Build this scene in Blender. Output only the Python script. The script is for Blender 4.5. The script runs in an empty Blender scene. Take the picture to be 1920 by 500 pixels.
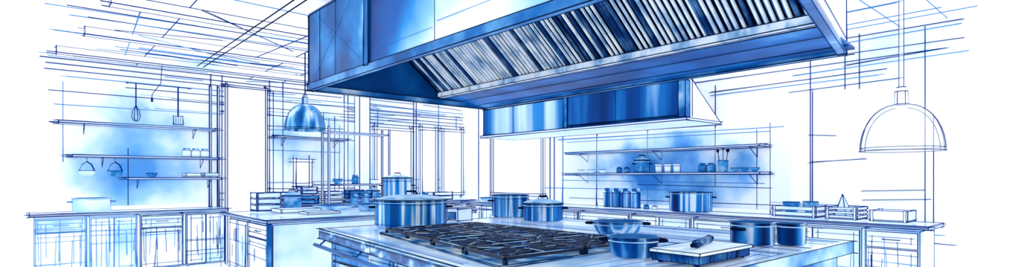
import bpy, math, random
from mathutils import Vector as V
random.seed(7)
PI=math.pi
SC=bpy.context.scene; COL=SC.collection
H=1.35
def L(r,g,b):
    f=lambda c:(c/255/12.92) if c/255<=.04045 else ((c/255+.055)/1.055)**2.4
    return (f(r),f(g),f(b),1)
# ------------------------------------------------------------------ materials
M={}
def wash(name,stops,scale=(1,1,1),ns=2.0,detail=3,rough=.5,metal=0.0,emit=.25,grad=None,namp=1.0,rand=False,dist=0.0,spec=.15,alpha=1.0):
    m=bpy.data.materials.new(name); m.use_nodes=True; nt=m.node_tree; N=nt.nodes; K=nt.links
    b=N['Principled BSDF']; tc=N.new('ShaderNodeTexCoord'); mp=N.new('ShaderNodeMapping')
    mp.inputs['Scale'].default_value=scale; K.new(tc.outputs['Object'],mp.inputs['Vector'])
    no=N.new('ShaderNodeTexNoise'); no.noise_dimensions='4D'; no.inputs['Scale'].default_value=ns; no.inputs['Detail'].default_value=detail
    no.inputs['Distortion'].default_value=dist
    K.new(mp.outputs[0],no.inputs['Vector'])
    if rand:
        oi=N.new('ShaderNodeObjectInfo'); mm=N.new('ShaderNodeMath'); mm.operation='MULTIPLY'; mm.inputs[1].default_value=20
        K.new(oi.outputs['Random'],mm.inputs[0]); K.new(mm.outputs[0],no.inputs['W'])
    a=N.new('ShaderNodeMath'); a.operation='MULTIPLY_ADD'; a.inputs[1].default_value=2.2*namp; a.inputs[2].default_value=.5-1.1*namp
    K.new(no.outputs[0],a.inputs[0]); out=a.outputs[0]
    if grad:
        sp=N.new('ShaderNodeSeparateXYZ'); K.new(tc.outputs['Object'],sp.inputs[0])
        for gr in grad:
            src=sp.outputs['XYZ'.index(gr[0])]
            if len(gr)==4:       # (coordinate - centre) squared
                q=N.new('ShaderNodeMath'); q.operation='SUBTRACT'; q.inputs[1].default_value=gr[3]; K.new(src,q.inputs[0])
                q3=N.new('ShaderNodeMath'); q3.operation='MULTIPLY'; K.new(q.outputs[0],q3.inputs[0]); K.new(q.outputs[0],q3.inputs[1]); src=q3.outputs[0]
            g=N.new('ShaderNodeMath'); g.operation='MULTIPLY_ADD'; g.inputs[1].default_value=gr[1]; g.inputs[2].default_value=gr[2]
            K.new(src,g.inputs[0])
            s=N.new('ShaderNodeMath'); s.operation='ADD'; K.new(out,s.inputs[0]); K.new(g.outputs[0],s.inputs[1]); out=s.outputs[0]
    cr=N.new('ShaderNodeValToRGB'); e=cr.color_ramp.elements
    e[0].position,e[0].color=stops[0]; e[1].position,e[1].color=stops[-1]
    for p,c in stops[1:-1]:
        q=e.new(p); q.color=c
    K.new(out,cr.inputs[0])
    K.new(cr.outputs[0],b.inputs['Base Color']); K.new(cr.outputs[0],b.inputs['Emission Color'])
    b.inputs['Emission Strength'].default_value=emit; b.inputs['Roughness'].default_value=rough; b.inputs['Metallic'].default_value=metal  # self-glow added to every surface as fill, keeps the drawing bright and flat
    b.inputs['Specular IOR Level'].default_value=spec; b.inputs['Specular Tint'].default_value=(.35,.65,1,1)
    b.inputs['Alpha'].default_value=alpha
    M[name]=m
def flat(name,c,emit=.2,rough=.8): wash(name,[(0,c),(1,c)],emit=emit,rough=rough,spec=.05)
WHITE=L(250,252,255)
flat('ink',L(5,45,125),0); flat('ink_pale',L(80,142,208),.05); flat('ink_dark',L(2,18,54),0)
wash('paper',[(0,L(226,241,254)),(.45,WHITE),(1,WHITE)],ns=.6,emit=.35,rough=.9)
wash('wallpaper',[(0,L(180,214,246)),(.3,L(228,241,254)),(.5,WHITE),(1,WHITE)],ns=.5,emit=.38,rough=.95)
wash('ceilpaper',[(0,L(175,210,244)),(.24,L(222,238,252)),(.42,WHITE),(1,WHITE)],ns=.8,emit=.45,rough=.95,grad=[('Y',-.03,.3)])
wash('top',[(0,L(110,178,232)),(.4,L(196,226,250)),(.9,WHITE),(1,WHITE)],ns=1.8,emit=.2,rough=.16,spec=.7)
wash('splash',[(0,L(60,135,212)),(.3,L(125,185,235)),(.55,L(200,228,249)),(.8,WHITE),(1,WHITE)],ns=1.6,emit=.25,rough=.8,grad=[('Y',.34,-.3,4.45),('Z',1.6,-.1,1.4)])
wash('splash_pale',[(0,L(130,188,236)),(.4,L(185,218,247)),(.75,L(240,248,255)),(1,WHITE)],ns=1.1,emit=.3,rough=.8)
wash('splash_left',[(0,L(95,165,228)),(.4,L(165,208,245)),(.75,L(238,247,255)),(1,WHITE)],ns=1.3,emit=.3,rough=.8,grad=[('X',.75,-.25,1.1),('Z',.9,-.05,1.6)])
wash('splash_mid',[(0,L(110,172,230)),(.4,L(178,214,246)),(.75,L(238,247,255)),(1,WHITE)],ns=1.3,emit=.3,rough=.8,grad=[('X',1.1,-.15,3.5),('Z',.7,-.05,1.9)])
wash('cab',[(0,L(150,198,242)),(.4,L(220,239,253)),(1,WHITE)],ns=1.6,emit=.32,rough=.8,rand=True)
wash('islandface',[(0,L(8,76,158)),(.35,L(45,128,206)),(.65,L(150,202,240)),(1,L(236,245,252))],ns=2.4,emit=.12,rand=True)
wash('steelrail',[(0,L(6,56,122)),(.4,L(24,102,176)),(.7,L(100,168,222)),(.92,L(225,240,251)),(1,WHITE)],scale=(1,1,1),ns=2.2,rough=.3,emit=.12)
wash('darkrail',[(0,L(2,28,78)),(.45,L(8,70,142)),(.65,L(60,142,208)),(.85,L(215,234,249)),(1,L(240,247,253))],scale=(2,3,8),ns=2.0,rough=.25,emit=.06,spec=.4)  # pale stops are steel highlights painted into the colour
wash('hood1',[(0,L(3,50,108)),(.4,L(6,88,160)),(.75,L(30,128,200)),(1,L(150,205,240))],ns=2.0,rough=.35,emit=.15,grad=[('Z',.5,-.2),('Y',-.3,.4)])  # steel shading painted into the colour, paler upwards and to the right
wash('hood2',[(0,L(2,50,120)),(.3,L(3,86,168)),(.5,L(30,136,212)),(.72,L(140,200,240)),(1,L(240,248,254))],ns=1.3,rough=.35,emit=.18,namp=.6,grad=[('Y',-1.05,.15),('Z',-.8,.22)])  # steel sheen painted into the colour, fading pale to the right and downwards
wash('hood3',[(0,L(80,160,222)),(.3,L(150,206,242)),(.6,L(222,240,252)),(1,WHITE)],ns=1.3,rough=.4,emit=.22,grad=[('Z',-.6,.2)])  # bright steel sheen painted into the colour, whiter towards the bottom
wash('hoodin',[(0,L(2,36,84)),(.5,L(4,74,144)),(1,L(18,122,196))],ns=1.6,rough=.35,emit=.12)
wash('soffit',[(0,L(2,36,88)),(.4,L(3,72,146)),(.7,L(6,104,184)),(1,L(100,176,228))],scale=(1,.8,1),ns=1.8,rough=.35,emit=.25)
wash('slat',[(0,L(70,115,165)),(.28,L(145,182,218)),(.6,L(230,240,249)),(1,WHITE)],scale=(3,6,3),ns=1.8,rough=.35,emit=.28)
wash('slat_mid',[(0,L(4,28,70)),(.5,L(18,64,124)),(1,L(100,156,206))],scale=(3,6,3),ns=1.8,rough=.35,emit=.08)
flat('gap',L(2,12,36),.0)
wash('hoodB1',[(0,L(6,68,148)),(.3,L(34,124,196)),(.5,L(170,212,241)),(.62,L(205,229,247)),(.78,L(50,138,206)),(1,L(6,74,152))],scale=(1,1,.05),ns=1.3,emit=.12,rough=.5)
wash('hoodB2',[(0,L(3,34,86)),(.48,L(3,70,146)),(.75,L(28,120,194)),(.95,L(150,200,236)),(1,L(170,210,240))],scale=(1,1,.1),ns=2.2,emit=.1,rough=.5)
wash('pot',[(0,L(2,34,90)),(.28,L(5,80,156)),(.44,L(42,138,208)),(.54,L(232,244,252)),(.64,L(90,168,222)),(.8,L(6,82,160)),(1,L(3,46,108))],scale=(1,1,.03),ns=7,detail=2,rough=.22,metal=.35,emit=.12,rand=True,namp=1.3)  # light and dark bands imitate steel reflections in the base colour
wash('potin',[(0,L(6,60,128)),(1,L(60,140,202))],ns=4,rough=.4,emit=.03)
wash('lid',[(0,L(50,138,206)),(.5,L(160,208,240)),(1,L(240,247,253))],ns=7,rough=.3,emit=.18)
wash('lampblue',[(0,L(6,56,118)),(.35,L(20,104,176)),(.55,L(95,168,220)),(.8,L(225,240,251)),(1,L(240,247,253))],scale=(1,1,.1),ns=9,rough=.3,emit=.15)  # pale streaks are highlights painted into the colour
wash('lampwhite',[(0,L(218,237,251)),(.5,L(250,252,255)),(1,WHITE)],ns=3,rough=.5,emit=.45)
wash('lampclear',[(0,L(214,235,251)),(.5,L(248,252,255)),(1,WHITE)],ns=3,rough=.6,emit=.3,alpha=.18)
wash('iron',[(0,L(1,8,28)),(.5,L(2,18,52)),(.75,L(8,52,112)),(1,L(90,155,215))],ns=16,rough=.45,emit=0,spec=.3)  # palest stop is a highlight painted into the iron colour
wash('burnerbase',[(0,L(10,70,145)),(.35,L(45,124,196)),(.55,L(140,192,234)),(.8,L(235,245,253)),(1,WHITE)],ns=6,rough=.3,emit=.14)
wash('glass',[(0,L(218,237,253)),(.4,WHITE),(1,WHITE)],ns=.8,rough=.3,emit=.55)
wash('wood',[(0,L(150,196,236)),(.4,L(215,233,250)),(1,WHITE)],scale=(1,9,1),ns=3,rough=.6,emit=.25)
wash('blockside',[(0,L(3,38,98)),(.5,L(8,78,156)),(1,L(90,164,222))],ns=5,rough=.6,emit=.04)
wash('bluething',[(0,L(8,82,156)),(.5,L(50,144,208)),(1,L(185,221,245))],ns=9,rough=.4,emit=.07,rand=True)
wash('pinblue',[(0,L(2,34,90)),(.5,L(8,74,144)),(1,L(140,196,232))],scale=(2,9,9),ns=5,rough=.4,emit=.03)
# ------------------------------------------------------------------ mesh builder
ORG={}
def LS(p,r):                      # farther rooms of the drawing are inked with a broader nib
    d=.6608*p[0]+.7507*p[1]
    return r*max(.75,min(2.7,d*.285))
def SA(x,y): return math.atan2(y,x)-PI/2
class MB:
    def __init__(s): s.v=[]; s.f=[]; s.m=[]; s.sm=[]; s.keys=[]
    def k(s,key):
        if key not in s.keys: s.keys.append(key)
        return s.keys.index(key)
    def face(s,idx,key,smooth=False): s.f.append(idx); s.m.append(s.k(key)); s.sm.append(smooth)
    def hexa(s,p,key):
        b=len(s.v); s.v+= [V(q) for q in p]
        for q in ((0,3,2,1),(4,5,6,7),(0,1,5,4),(1,2,6,5),(2,3,7,6),(3,0,4,7)): s.face([b+i for i in q],key)
        return s
    def hexi(s,p,key,ink,r=.003,over=.02,dbl=.35):
        s.hexa(p,key)
        for a,b in ((0,1),(1,2),(2,3),(3,0),(4,5),(5,6),(6,7),(7,4),(0,4),(1,5),(2,6),(3,7)):
            s.stroke(p[a],p[b],ink,r,over,dbl)
        return s
    def box(s,x0,x1,y0,y1,z0,z1,key,ink=None,r=.003,over=.02,dbl=.35):
        p=[(x0,y0,z0),(x1,y0,z0),(x1,y1,z0),(x0,y1,z0),(x0,y0,z1),(x1,y0,z1),(x1,y1,z1),(x0,y1,z1)]
        return s.hexi(p,key,ink,r,over,dbl) if ink else s.hexa(p,key)
    def tube(s,pts,r,key,n=4,closed=False,rads=None,smooth=False):
        pts=[V(p) for p in pts]; c=len(pts); base=len(s.v)
        if key.startswith('ink') and not rads and r<.0045: r=LS(pts[c//2],r)
        for i,p in enumerate(pts):
            if closed: d=pts[(i+1)%c]-pts[i-1]
            else: d=pts[min(i+1,c-1)]-pts[max(i-1,0)]
            if d.length<1e-9: d=V((0,0,1))
            d.normalize(); up=V((0,0,1)) if abs(d.z)<.9 else V((1,0,0))
            a=d.cross(up).normalized(); b=a.cross(d)
            rr=rads[i] if rads else r
            for j in range(n):
                t=2*PI*(j+.5)/n; s.v.append(p+a*math.cos(t)*rr+b*math.sin(t)*rr)
        segs=c if closed else c-1
        for i in range(segs):
            i2=(i+1)%c
            for j in range(n):
                j2=(j+1)%n; s.face([base+i*n+j,base+i*n+j2,base+i2*n+j2,base+i2*n+j],key,smooth)
        if not closed:
            s.face([base+j for j in range(n)][::-1],key); s.face([base+(c-1)*n+j for j in range(n)],key)
        return s
    def stroke(s,p,q,key='ink',r=.003,over=.02,dbl=.35):
        p=V(p); q=V(q); d=q-p; ln=d.length
        if ln<1e-6: return s
        d=d/ln
        for t in range(2 if random.random()<dbl else 1):
            ov=min(over,ln*.25)
            a=p-d*random.uniform(0,ov); b=q+d*random.uniform(0,ov)
            j=0.0 if t==0 else LS((p+q)/2,.006)
            o=V([random.uniform(-j,j) for _ in range(3)]); o-=d*o.dot(d)
            rr=r if t==0 else r*.6
            s.tube([a+o,(a+b)/2+o*random.uniform(-.4,.6),b-o*.3],rr,key)
        return s
    def ring(s,cx,cy,z,rad,key='ink',r=.003,n=40):
        return s.tube([(cx+rad*math.cos(2*PI*i/n),cy+rad*math.sin(2*PI*i/n),z) for i in range(n)],r,key,4,True)
    def lathe(s,cx,cy,prof,key,n=40,smooth=True):
        base=len(s.v)
        for r,z in prof:
            for i in range(n): s.v.append(V((cx+r*math.cos(2*PI*i/n),cy+r*math.sin(2*PI*i/n),z)))
        for k in range(len(prof)-1):
            for i in range(n):
                i2=(i+1)%n; s.face([base+k*n+i,base+k*n+i2,base+(k+1)*n+i2,base+(k+1)*n+i],key,smooth)
        return s
    def build(s,name,parent=None,label=None,cat=None,group=None,kind=None):
        me=bpy.data.meshes.new(name); o=bpy.data.objects.new(name,me); COL.objects.link(o)
        if parent is not None:
            og=ORG[parent.name]; o.parent=parent
        elif kind=='structure': og=V((0,0,0))
        else:
            xs=[v.x for v in s.v]; ys=[v.y for v in s.v]; og=V(((min(xs)+max(xs))/2,(min(ys)+max(ys))/2,min(v.z for v in s.v))); o.location=og
        ORG[o.name]=og
        me.from_pydata([tuple(v-og) for v in s.v],[],s.f)
        for k in s.keys: me.materials.append(M[k])
        for p,mi,sm in zip(me.polygons,s.m,s.sm): p.material_index=mi; p.use_smooth=sm
        me.update()
        if label: o['label']=label
        if cat: o['category']=cat
        if group: o['group']=group
        if kind: o['kind']=kind
        return o
def thing(name,loc,label,cat,group=None):
    o=bpy.data.objects.new(name,None); COL.objects.link(o); o.location=loc; o.empty_display_size=.1
    o['label']=label; o['category']=cat
    if group: o['group']=group
    ORG[o.name]=V(loc); return o
def at(px,D):
    R=(px-960)/1017*D; return (.6608*D+.7507*R, .7507*D-.6608*R)
def xl(px,y): return (1539*y/(2115-px)-.7507*y)/.6608     # x on a plane y=const
def yb(px,x): return (1355*x/(px-65)-.6608*x)/.7507       # y on a plane x=const
def zz(py,D): return H+(332-py)*D/1017
U=random.uniform
# ------------------------------------------------------------------ setting
XW,YW,ZC=6.9,9.4,2.95
m=MB(); m.box(-2,XW+.1,-1.5,YW+.1,-.1,0,'paper')
for k in range(12): y=3.2+k*.5; m.stroke((U(-.3,.6),y,.002),(XW,y+U(-.1,.1),.002),random.choice(['ink','ink_pale']),.0028,0,.5)
for k in range(9): x=-.2+k*.4; m.stroke((x,U(3,5),.002),(x+U(-.05,.05),9.3,.002),random.choice(['ink','ink_pale']),.0028,0,.3)
m.build('floor',kind='structure')
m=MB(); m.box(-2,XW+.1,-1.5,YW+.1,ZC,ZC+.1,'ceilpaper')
def beam(x0,x1,y0,y1,h,k='ink'):
    m.box(x0,x1,y0,y1,ZC-h,ZC,'ceilpaper',k,.003,.1,.5)
beam(.5,6.88,5.85,6.0,.08); beam(.4,6.88,7.3,7.42,.08); beam(.2,6.88,8.6,8.72,.08)
for c in (5.4,6.2,6.5,6.8,7.6,8.1,8.4,8.9,9.1,9.25):
    a=U(.4,1.2); m.stroke((a,c+U(-.1,.1),ZC-.003),(U(3.5,6.8),c+U(-.1,.1),ZC-.003),random.choice(['ink','ink','ink_pale']),.003,.2,.7)
    if random.random()<.7: m.stroke((a-.3,c+.08,ZC-.003),(a+U(.8,2.5),c+U(-.1,.1),ZC-.003),'ink_pale',.003,.1,.4)
for k in range(12):
    x=U(.6,2.4); y=U(5.6,9); l=U(.4,1.3); m.stroke((x,y,ZC-.004),(x+l,y+U(-.3,.3),ZC-.004),random.choice(['ink','ink_pale']),.0024,.1,.6)
for k in range(16):
    x=U(2.8,6.2); y=U(6.2,8.8); l=U(.5,1.6); m.stroke((x,y,ZC-.004),(x+U(-.1,.1),y+l*.6,ZC-.004),random.choice(['ink','ink_pale']),.0024,.1,.6)
for c in (1.66,1.74): m.stroke((c,2.2,ZC-.09),(c,8.3,ZC-.09),'ink_dark',.0042,.1,1)
m.stroke((2.25,5.0,ZC-.09),(2.1,7.2,ZC-.09),'ink',.003,.1,1); m.stroke((.75,6.0,ZC-.02),(.9,9.0,ZC-.02),'ink_pale',.003,.1,1)
m.stroke((1.2,5.6,ZC-.09),(2.3,6.6,ZC-.09),'ink',.003,.1,1); m.stroke((.9,7.0,ZC-.09),(1.9,7.6,ZC-.09),'ink_pale',.003,.1,1)
for c in (1.1,2.6,3.1,3.5,4.0,4.5,4.9,5.6,6.0,6.3,6.6): m.stroke((c,4.9,ZC-.004),(c+U(-.06,.06),9.3,ZC-.004),random.choice(['ink','ink_pale']),.0028,.1,.4)
for c,e in ((5.2,1.3),(5.9,1.4),(6.4,1.2),(6.6,1.0)): m.stroke((c,e,ZC-.004),(c,4.5,ZC-.004),'ink_pale',.003,.1,.6)
for c in (1.2,1.6,2.1): m.stroke((5.5,c,ZC-.004),(6.85,c,ZC-.004),'ink_pale',.0028,.1,.4)
m.build('ceiling',kind='structure')
m=MB(); m.box(-2,XW+.1,YW,YW+.1,0,ZC,'wallpaper'); yy=YW-.008
for px,a,b,k in ((118,1.6,2.6,'ink_pale'),(240,1.0,1.7,'ink'),(395,.9,2.93,'ink'),(416,.9,2.93,'ink'),(505,.9,2.93,'ink'),(512,.9,2.7,'ink'),(530,.9,2.93,'ink'),(606,.9,2.4,'ink'),(616,.9,2.4,'ink_pale'),(627,.9,2.4,'ink'),(636,1.2,2.2,'ink_pale'),(645,.9,2.9,'ink'),(652,.9,2.9,'ink'),(682,1.0,2.9,'ink'),(690,1.0,2.9,'ink'),(708,1.2,2.6,'ink_pale'),(775,1.0,2.9,'ink'),(780,1.0,2.9,'ink'),(822,1.0,2.9,'ink_pale'),(855,1.0,2.6,'ink_pale'),(872,1.0,2.9,'ink')):
    x=xl(px,YW); m.stroke((x,yy,a),(x,yy,b),k,.0032,.1,.7)
for z,p0,p1,k in ((2.86,90,870,'ink'),(2.78,100,640,'ink'),(2.7,130,870,'ink_pale'),(2.62,250,870,'ink'),(2.5,100,870,'ink'),(2.55,645,870,'ink'),(2.38,420,870,'ink'),(2.32,110,410,'ink_pale'),(2.2,500,640,'ink'),(2.14,500,640,'ink_pale'),(2.93,90,870,'ink'),(2.44,645,870,'ink'),(1.1,420,640,'ink'),(1.0,420,640,'ink_pale'),(1.8,505,640,'ink_pale'),(1.3,640,870,'ink_pale'),(1.16,500,870,'ink'),(1.05,640,870,'ink'),(1.22,560,760,'ink'),(1.26,500,690,'ink_pale')):
    m.stroke((xl(p0,YW),yy,z),(xl(p1,YW)-.05,yy,z+U(-.03,.03)),k,.003,.1,.7)
for k in range(26):
    x=U(.2,6.2); z=U(2.35,2.9); l=U(.3,1.4); m.stroke((x,yy,z),(min(x+l,6.8),yy,z+U(-.05,.05)),random.choice(['ink','ink_pale','ink_pale']),.0024,.05,.4)
m.build('wall_left',kind='structure')
m=MB(); m.box(XW,XW+.1,-1.5,YW,0,ZC,'wallpaper'); xx=XW-.008
for px,a,b,k in ((898,.9,2.9,'ink'),(920,.9,2.9,'ink'),(1040,.9,2.1,'ink'),(1032,.9,2.0,'ink'),(1056,.9,2.0,'ink_pale'),(1120,.95,2.05,'ink'),(1215,.95,2.0,'ink_pale'),(1342,1.3,2.5,'ink'),(1420,1.0,1.95,'ink'),(1445,.95,1.95,'ink'),(1520,.95,2.75,'ink'),(1524,1.0,2.3,'ink'),(1735,.6,2.9,'ink'),(1751,.2,1.9,'ink'),(1612,2.4,2.9,'ink'),(1585,2.4,2.9,'ink')):
    y=yb(px,XW); m.stroke((xx,y,a),(xx,y,b),k,.0032,.1,.3)
for z,p0,p1,k in ((2.93,1300,1800,'ink'),(2.86,1300,1780,'ink_pale'),(2.75,1520,1790,'ink'),(2.66,1300,1760,'ink'),(2.58,1500,1800,'ink_pale'),(2.5,1342,1650,'ink'),(2.46,1342,1640,'ink_pale'),(2.38,1480,1690,'ink'),(1.85,1520,1560,'ink'),(1.53,1520,1622,'ink'),(2.62,1590,1760,'ink'),(1.2,1630,1720,'ink'),(1.1,1630,1740,'ink'),(.68,1700,1790,'ink'),(.74,1690,1760,'ink_pale'),(1.0,1070,1450,'ink'),(2.0,1050,1460,'ink_pale'),(1.95,1070,1440,'ink_pale'),(1.16,1020,1300,'ink_pale'),(1.04,1450,1620,'ink_pale'),(1.3,1060,1430,'ink_pale'),(1.24,1200,1440,'ink')):
    m.stroke((xx,yb(p0,XW),z),(xx,yb(p1,XW),z+U(-.03,.03)),k,.003,.1,.6)
m.build('wall_back',kind='structure')
def window(name,x0,x1,z0,z1):
    m=MB(); m.box(x0,x1,YW-.02,YW-.004,z0,z1,'glass')
    for a,b,c,d in ((x0,x0+.05,z0,z1),(x1-.05,x1,z0,z1),(x0,x1,z0,z0+.05),(x0,x1,z1-.05,z1)): m.box(a,b,YW-.05,YW-.004,c,d,'paper','ink',.003,.08,.7)
    m.build(name,kind='structure')
window('window_1',xl(700,YW),xl(772,YW),.98,2.3)
window('window_2',xl(785,YW),xl(818,YW),.98,2.35)
window('window_3',xl(826,YW),xl(866,YW),.98,2.35)
window('window_4',xl(548,YW),xl(583,YW),1.2,1.66)
m=MB(); y0,y1=yb(1022,XW),yb(926,XW); m.box(XW-.02,XW-.004,y0,y1,1.0,2.3,'glass')
for a,b,c,d in ((y0,y0+.05,1,2.3),(y1-.05,y1,1,2.3),(y0,y1,1,1.05),(y0,y1,2.25,2.3)): m.box(XW-.05,XW-.004,a,b,c,d,'paper','ink',.003,.05,.6)
m.build('window_5',kind='structure')
m=MB(); x0,x1=xl(421,YW),xl(499,YW)
m.box(x0,x1,YW-.03,YW-.004,0,2.78,'glass'); 
for a,b,c,d in ((x0,x0+.03,0,2.8),(x1-.03,x1,0,2.8),(x0,x1,2.77,2.8)): m.box(a,b,YW-.06,YW-.004,c,d,'paper','ink',.0035,.08,.8)
m.build('door_1',kind='structure')
m=MB(); m.box(-.1,2.15,YW-.012,YW-.004,.95,2.7,'splash_left'); m.build('trim_1',kind='structure')
m=MB(); m.box(2.95,4.3,YW-.012,YW-.004,.95,2.7,'splash_mid'); m.build('trim_2',kind='structure')
m=MB(); m.box(XW-.012,XW-.004,2.7,6.4,.94,2.02,'splash'); m.build('trim_3',kind='structure')
m=MB(); m.box(4.42,4.62,YW-.2,YW-.004,0,ZC,'paper','ink',.0035,0,.8); m.build('trim_4',kind='structure')
# ------------------------------------------------------------------ main hood
hx0,hx1,hy1,z0,z1=1.855,3.89,4.89,2.13,2.80
ya,yc=.78,1.19
def yend(x): return ya+(yc-ya)*(x-hx0)/(hx1-hx0)
hood=thing('extractor_hood',((hx0+hx1)/2,3.0,z0),'huge blue steel canopy hood with striped baffle filters hanging over the cooking island','extractor hood')
def P(x,y0_,y1_,key,ink='ink_dark'):
    m=MB(); m.box(x,x+.02,y0_,y1_,z0+.05,z1,key,ink,.003,.03,.6); return m
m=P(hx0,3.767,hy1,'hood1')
m.stroke((hx0-.004,4.75,z0+.1),(hx0-.004,3.95,z1),'ink_pale',.0015,0,0); m.stroke((hx0-.004,4.75,z1),(hx0-.004,3.85,z0+.12),'ink_pale',.0015,0,0)
m.stroke((hx0-.004,4.62,z0+.06),(hx0-.004,4.62,z1),'ink_dark',.002,0,0); m.stroke((hx0-.004,4.3,z0+.06),(hx0-.004,4.3,z1),'ink_dark',.0015,0,0)
m.build('side_panel',hood)
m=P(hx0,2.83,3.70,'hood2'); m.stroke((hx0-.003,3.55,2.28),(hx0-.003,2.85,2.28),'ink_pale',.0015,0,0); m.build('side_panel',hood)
m=MB(); m.box(hx0-.012,hx0+.02,3.70,3.767,z0+.05,z1,'hoodin','ink_dark',.003,0,1); m.build('corner_post',hood)
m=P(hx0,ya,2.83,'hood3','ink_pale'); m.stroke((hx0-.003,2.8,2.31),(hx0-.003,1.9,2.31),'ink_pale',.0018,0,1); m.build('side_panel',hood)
m=MB(); m.box(hx0,hx1,hy1-.02,hy1,z0+.05,z1,'hoodin','ink_dark',.003,0); m.build('end_panel',hood)
m=MB(); m.hexa([(hx0,ya,z0+.03),(hx1,yc,z0+.03),(hx1,yc+.02,z0+.03),(hx0,ya+.02,z0+.03),(hx0,ya,z1),(hx1,yc,z1),(hx1,yc+.02,z1),(hx0,ya+.02,z1)],'hood3'); 
m.stroke((hx1,yc,z0),(hx1,yc,z1),'ink',.004,0,1); m.stroke((hx0,ya-.004,z0+.1),(hx1,yc-.004,z0+.1),'ink',.003,0,1); m.build('end_panel',hood)
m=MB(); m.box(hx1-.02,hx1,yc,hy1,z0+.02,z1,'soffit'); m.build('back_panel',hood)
m=MB(); m.hexa([(hx0,ya,z1),(hx1,yc,z1),(hx1,hy1,z1),(hx0,hy1,z1),(hx0,ya,z1+.02),(hx1,yc,z1+.02),(hx1,hy1,z1+.02),(hx0,hy1,z1+.02)],'hood2'); m.build('top_panel',hood)
m=MB()
m.box(hx0-.01,hx0+.035,ya,hy1,z0,z0+.06,'steelrail','ink_dark',.003,.03,1)
m.box(hx0,hx1,hy1-.04,hy1+.01,z0,z0+.05,'steelrail','ink_dark',.003,.03,1)
m.box(hx1-.05,hx1+.01,yc,hy1,z0,z0+.035,'steelrail','ink_dark',.003,.05,1)
w=.045
m.hexa([(hx0,ya,z0),(hx1,yc,z0),(hx1,yc+w,z0),(hx0,ya+w,z0),(hx0,ya,z0+.05),(hx1,yc,z0+.05),(hx1,yc+w,z0+.05),(hx0,ya+w,z0+.05)],'steelrail')
m.stroke((hx0,ya-.002,z0),(hx1,yc-.002,z0),'ink',.003,0,0); m.stroke((hx0,ya+w,z0-.002),(hx1,yc+w,z0-.002),'ink',.003,0,0)
m.build('rim',hood)
m=MB(); e=yend(3.5)+.02
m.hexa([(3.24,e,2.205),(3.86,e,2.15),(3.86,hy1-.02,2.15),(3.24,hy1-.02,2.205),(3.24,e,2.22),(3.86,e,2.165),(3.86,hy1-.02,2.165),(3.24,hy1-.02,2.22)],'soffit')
for x,z in ((3.30,2.195),(3.5,2.178),(3.74,2.158)): m.stroke((x,e,z),(x,hy1-.05,z),'ink_dark',.002,0,.6)
m.build('soffit_panel',hood)
m=MB(); m.box(3.17,3.25,yend(3.2)+.05,4.78,2.185,2.235,'slat','ink_dark',.003,0,.5); m.stroke((3.21,1.1,2.18),(3.21,4.78,2.18),'ink',.002,0,0); m.build('grease_trough',hood)
A=V((3.20,0,2.225)); d=V((-.71,0,.565)).normalized(); n=V((-d.z,0,d.x)); 
if n.z>0: n=-n
LN=.89
def pl(t,y,h): q=A+d*t+n*h; return (q.x,y,q.z)
m=MB(); E=lambda t: yend(pl(t,0,0)[0])+.03
m.hexa([pl(0,E(0),-.03),pl(LN,E(LN),-.03),pl(LN,4.86,-.03),pl(0,4.86,-.03),pl(0,E(0),-.045),pl(LN,E(LN),-.045),pl(LN,4.86,-.045),pl(0,4.86,-.045)],'gap'); m.build('filter_backing',hood)
NF=6; fy0,fy1=1.13,4.76; fw=(fy1-fy0)/NF
for k in range(NF):
    a=fy0+k*fw+.004; b=a+fw-.008; m=MB()
    def bar(t0,t1,ya_,yb_,h0,h1,key): m.hexa([pl(t0,ya_,h0),pl(t1,ya_,h0),pl(t1,yb_,h0),pl(t0,yb_,h0),pl(t0,ya_,h1),pl(t1,ya_,h1),pl(t1,yb_,h1),pl(t0,yb_,h1)],key)
    bar(0,LN,a,a+.012,-.02,.006,'slat_mid'); bar(0,LN,b-.012,b,-.02,.006,'slat_mid'); bar(0,.02,a,b,-.02,.008,'slat_mid'); bar(LN-.03,LN,a,b,-.02,.008,'slat')
    ns=13; st=(b-a-.026)/ns
    for i in range(ns):
        y=a+.013+st*i+st*.2; wd=st*.30*U(.75,1.3)
        bar(.01,LN-.02,y,y+wd,-.018,0,random.choice(['slat','slat','slat','slat_mid']))
        bar(.01,LN-.02,y+wd,y+wd*1.6,-.018,-.006,'slat_mid')
    m.build('baffle_filter',hood)
for x,y in ((2.2,4.6),(3.6,4.6),(2.2,1.4),(3.6,1.5)):
    m=MB(); m.tube([(x,y,z1+.01),(x,y,ZC)],.008,'steelrail',6); m.build('hanger_rod',hood)
# ------------------------------------------------------------------ second hood on the back wall
bx0,bx1,by0,by1,bz0,bz1=6.1,6.9,3.62,7.71,2.06,2.56
h2=thing('wall_hood',((bx0+bx1)/2,(by0+by1)/2,bz0),'smaller blue wall hood above the back counter shelves, behind the big canopy','extractor hood')
ym=5.64
m=MB(); m.box(bx0,bx0+.03,ym+.04,by1,bz0+.04,bz1,'hoodB1','ink_dark',.003,0.05,.5); m.stroke((bx0-.004,6.9,bz0+.04),(bx0-.004,6.9,bz1),'ink_dark',.0015,0,0); m.build('front_panel',h2)
m=MB(); m.box(bx0-.05,bx0+.03,by0+.1,ym-.04,bz0+.07,bz1,'hoodB2','ink_dark',.003,0.05,.5); m.stroke((bx0-.054,4.7,bz0+.07),(bx0-.054,4.7,bz1),'ink_dark',.0015,0,0); m.build('front_panel',h2)
m=MB(); m.box(bx0-.06,bx0+.03,ym-.04,ym+.04,bz0+.04,bz1,'steelrail','ink_dark',.003,0,.5); m.build('corner_post',h2)
m=MB(); m.box(bx0-.055,bx0+.05,by0,by0+.1,bz0+.04,bz1,'steelrail','ink_dark',.003,0,.9); m.build('corner_post',h2)
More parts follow.
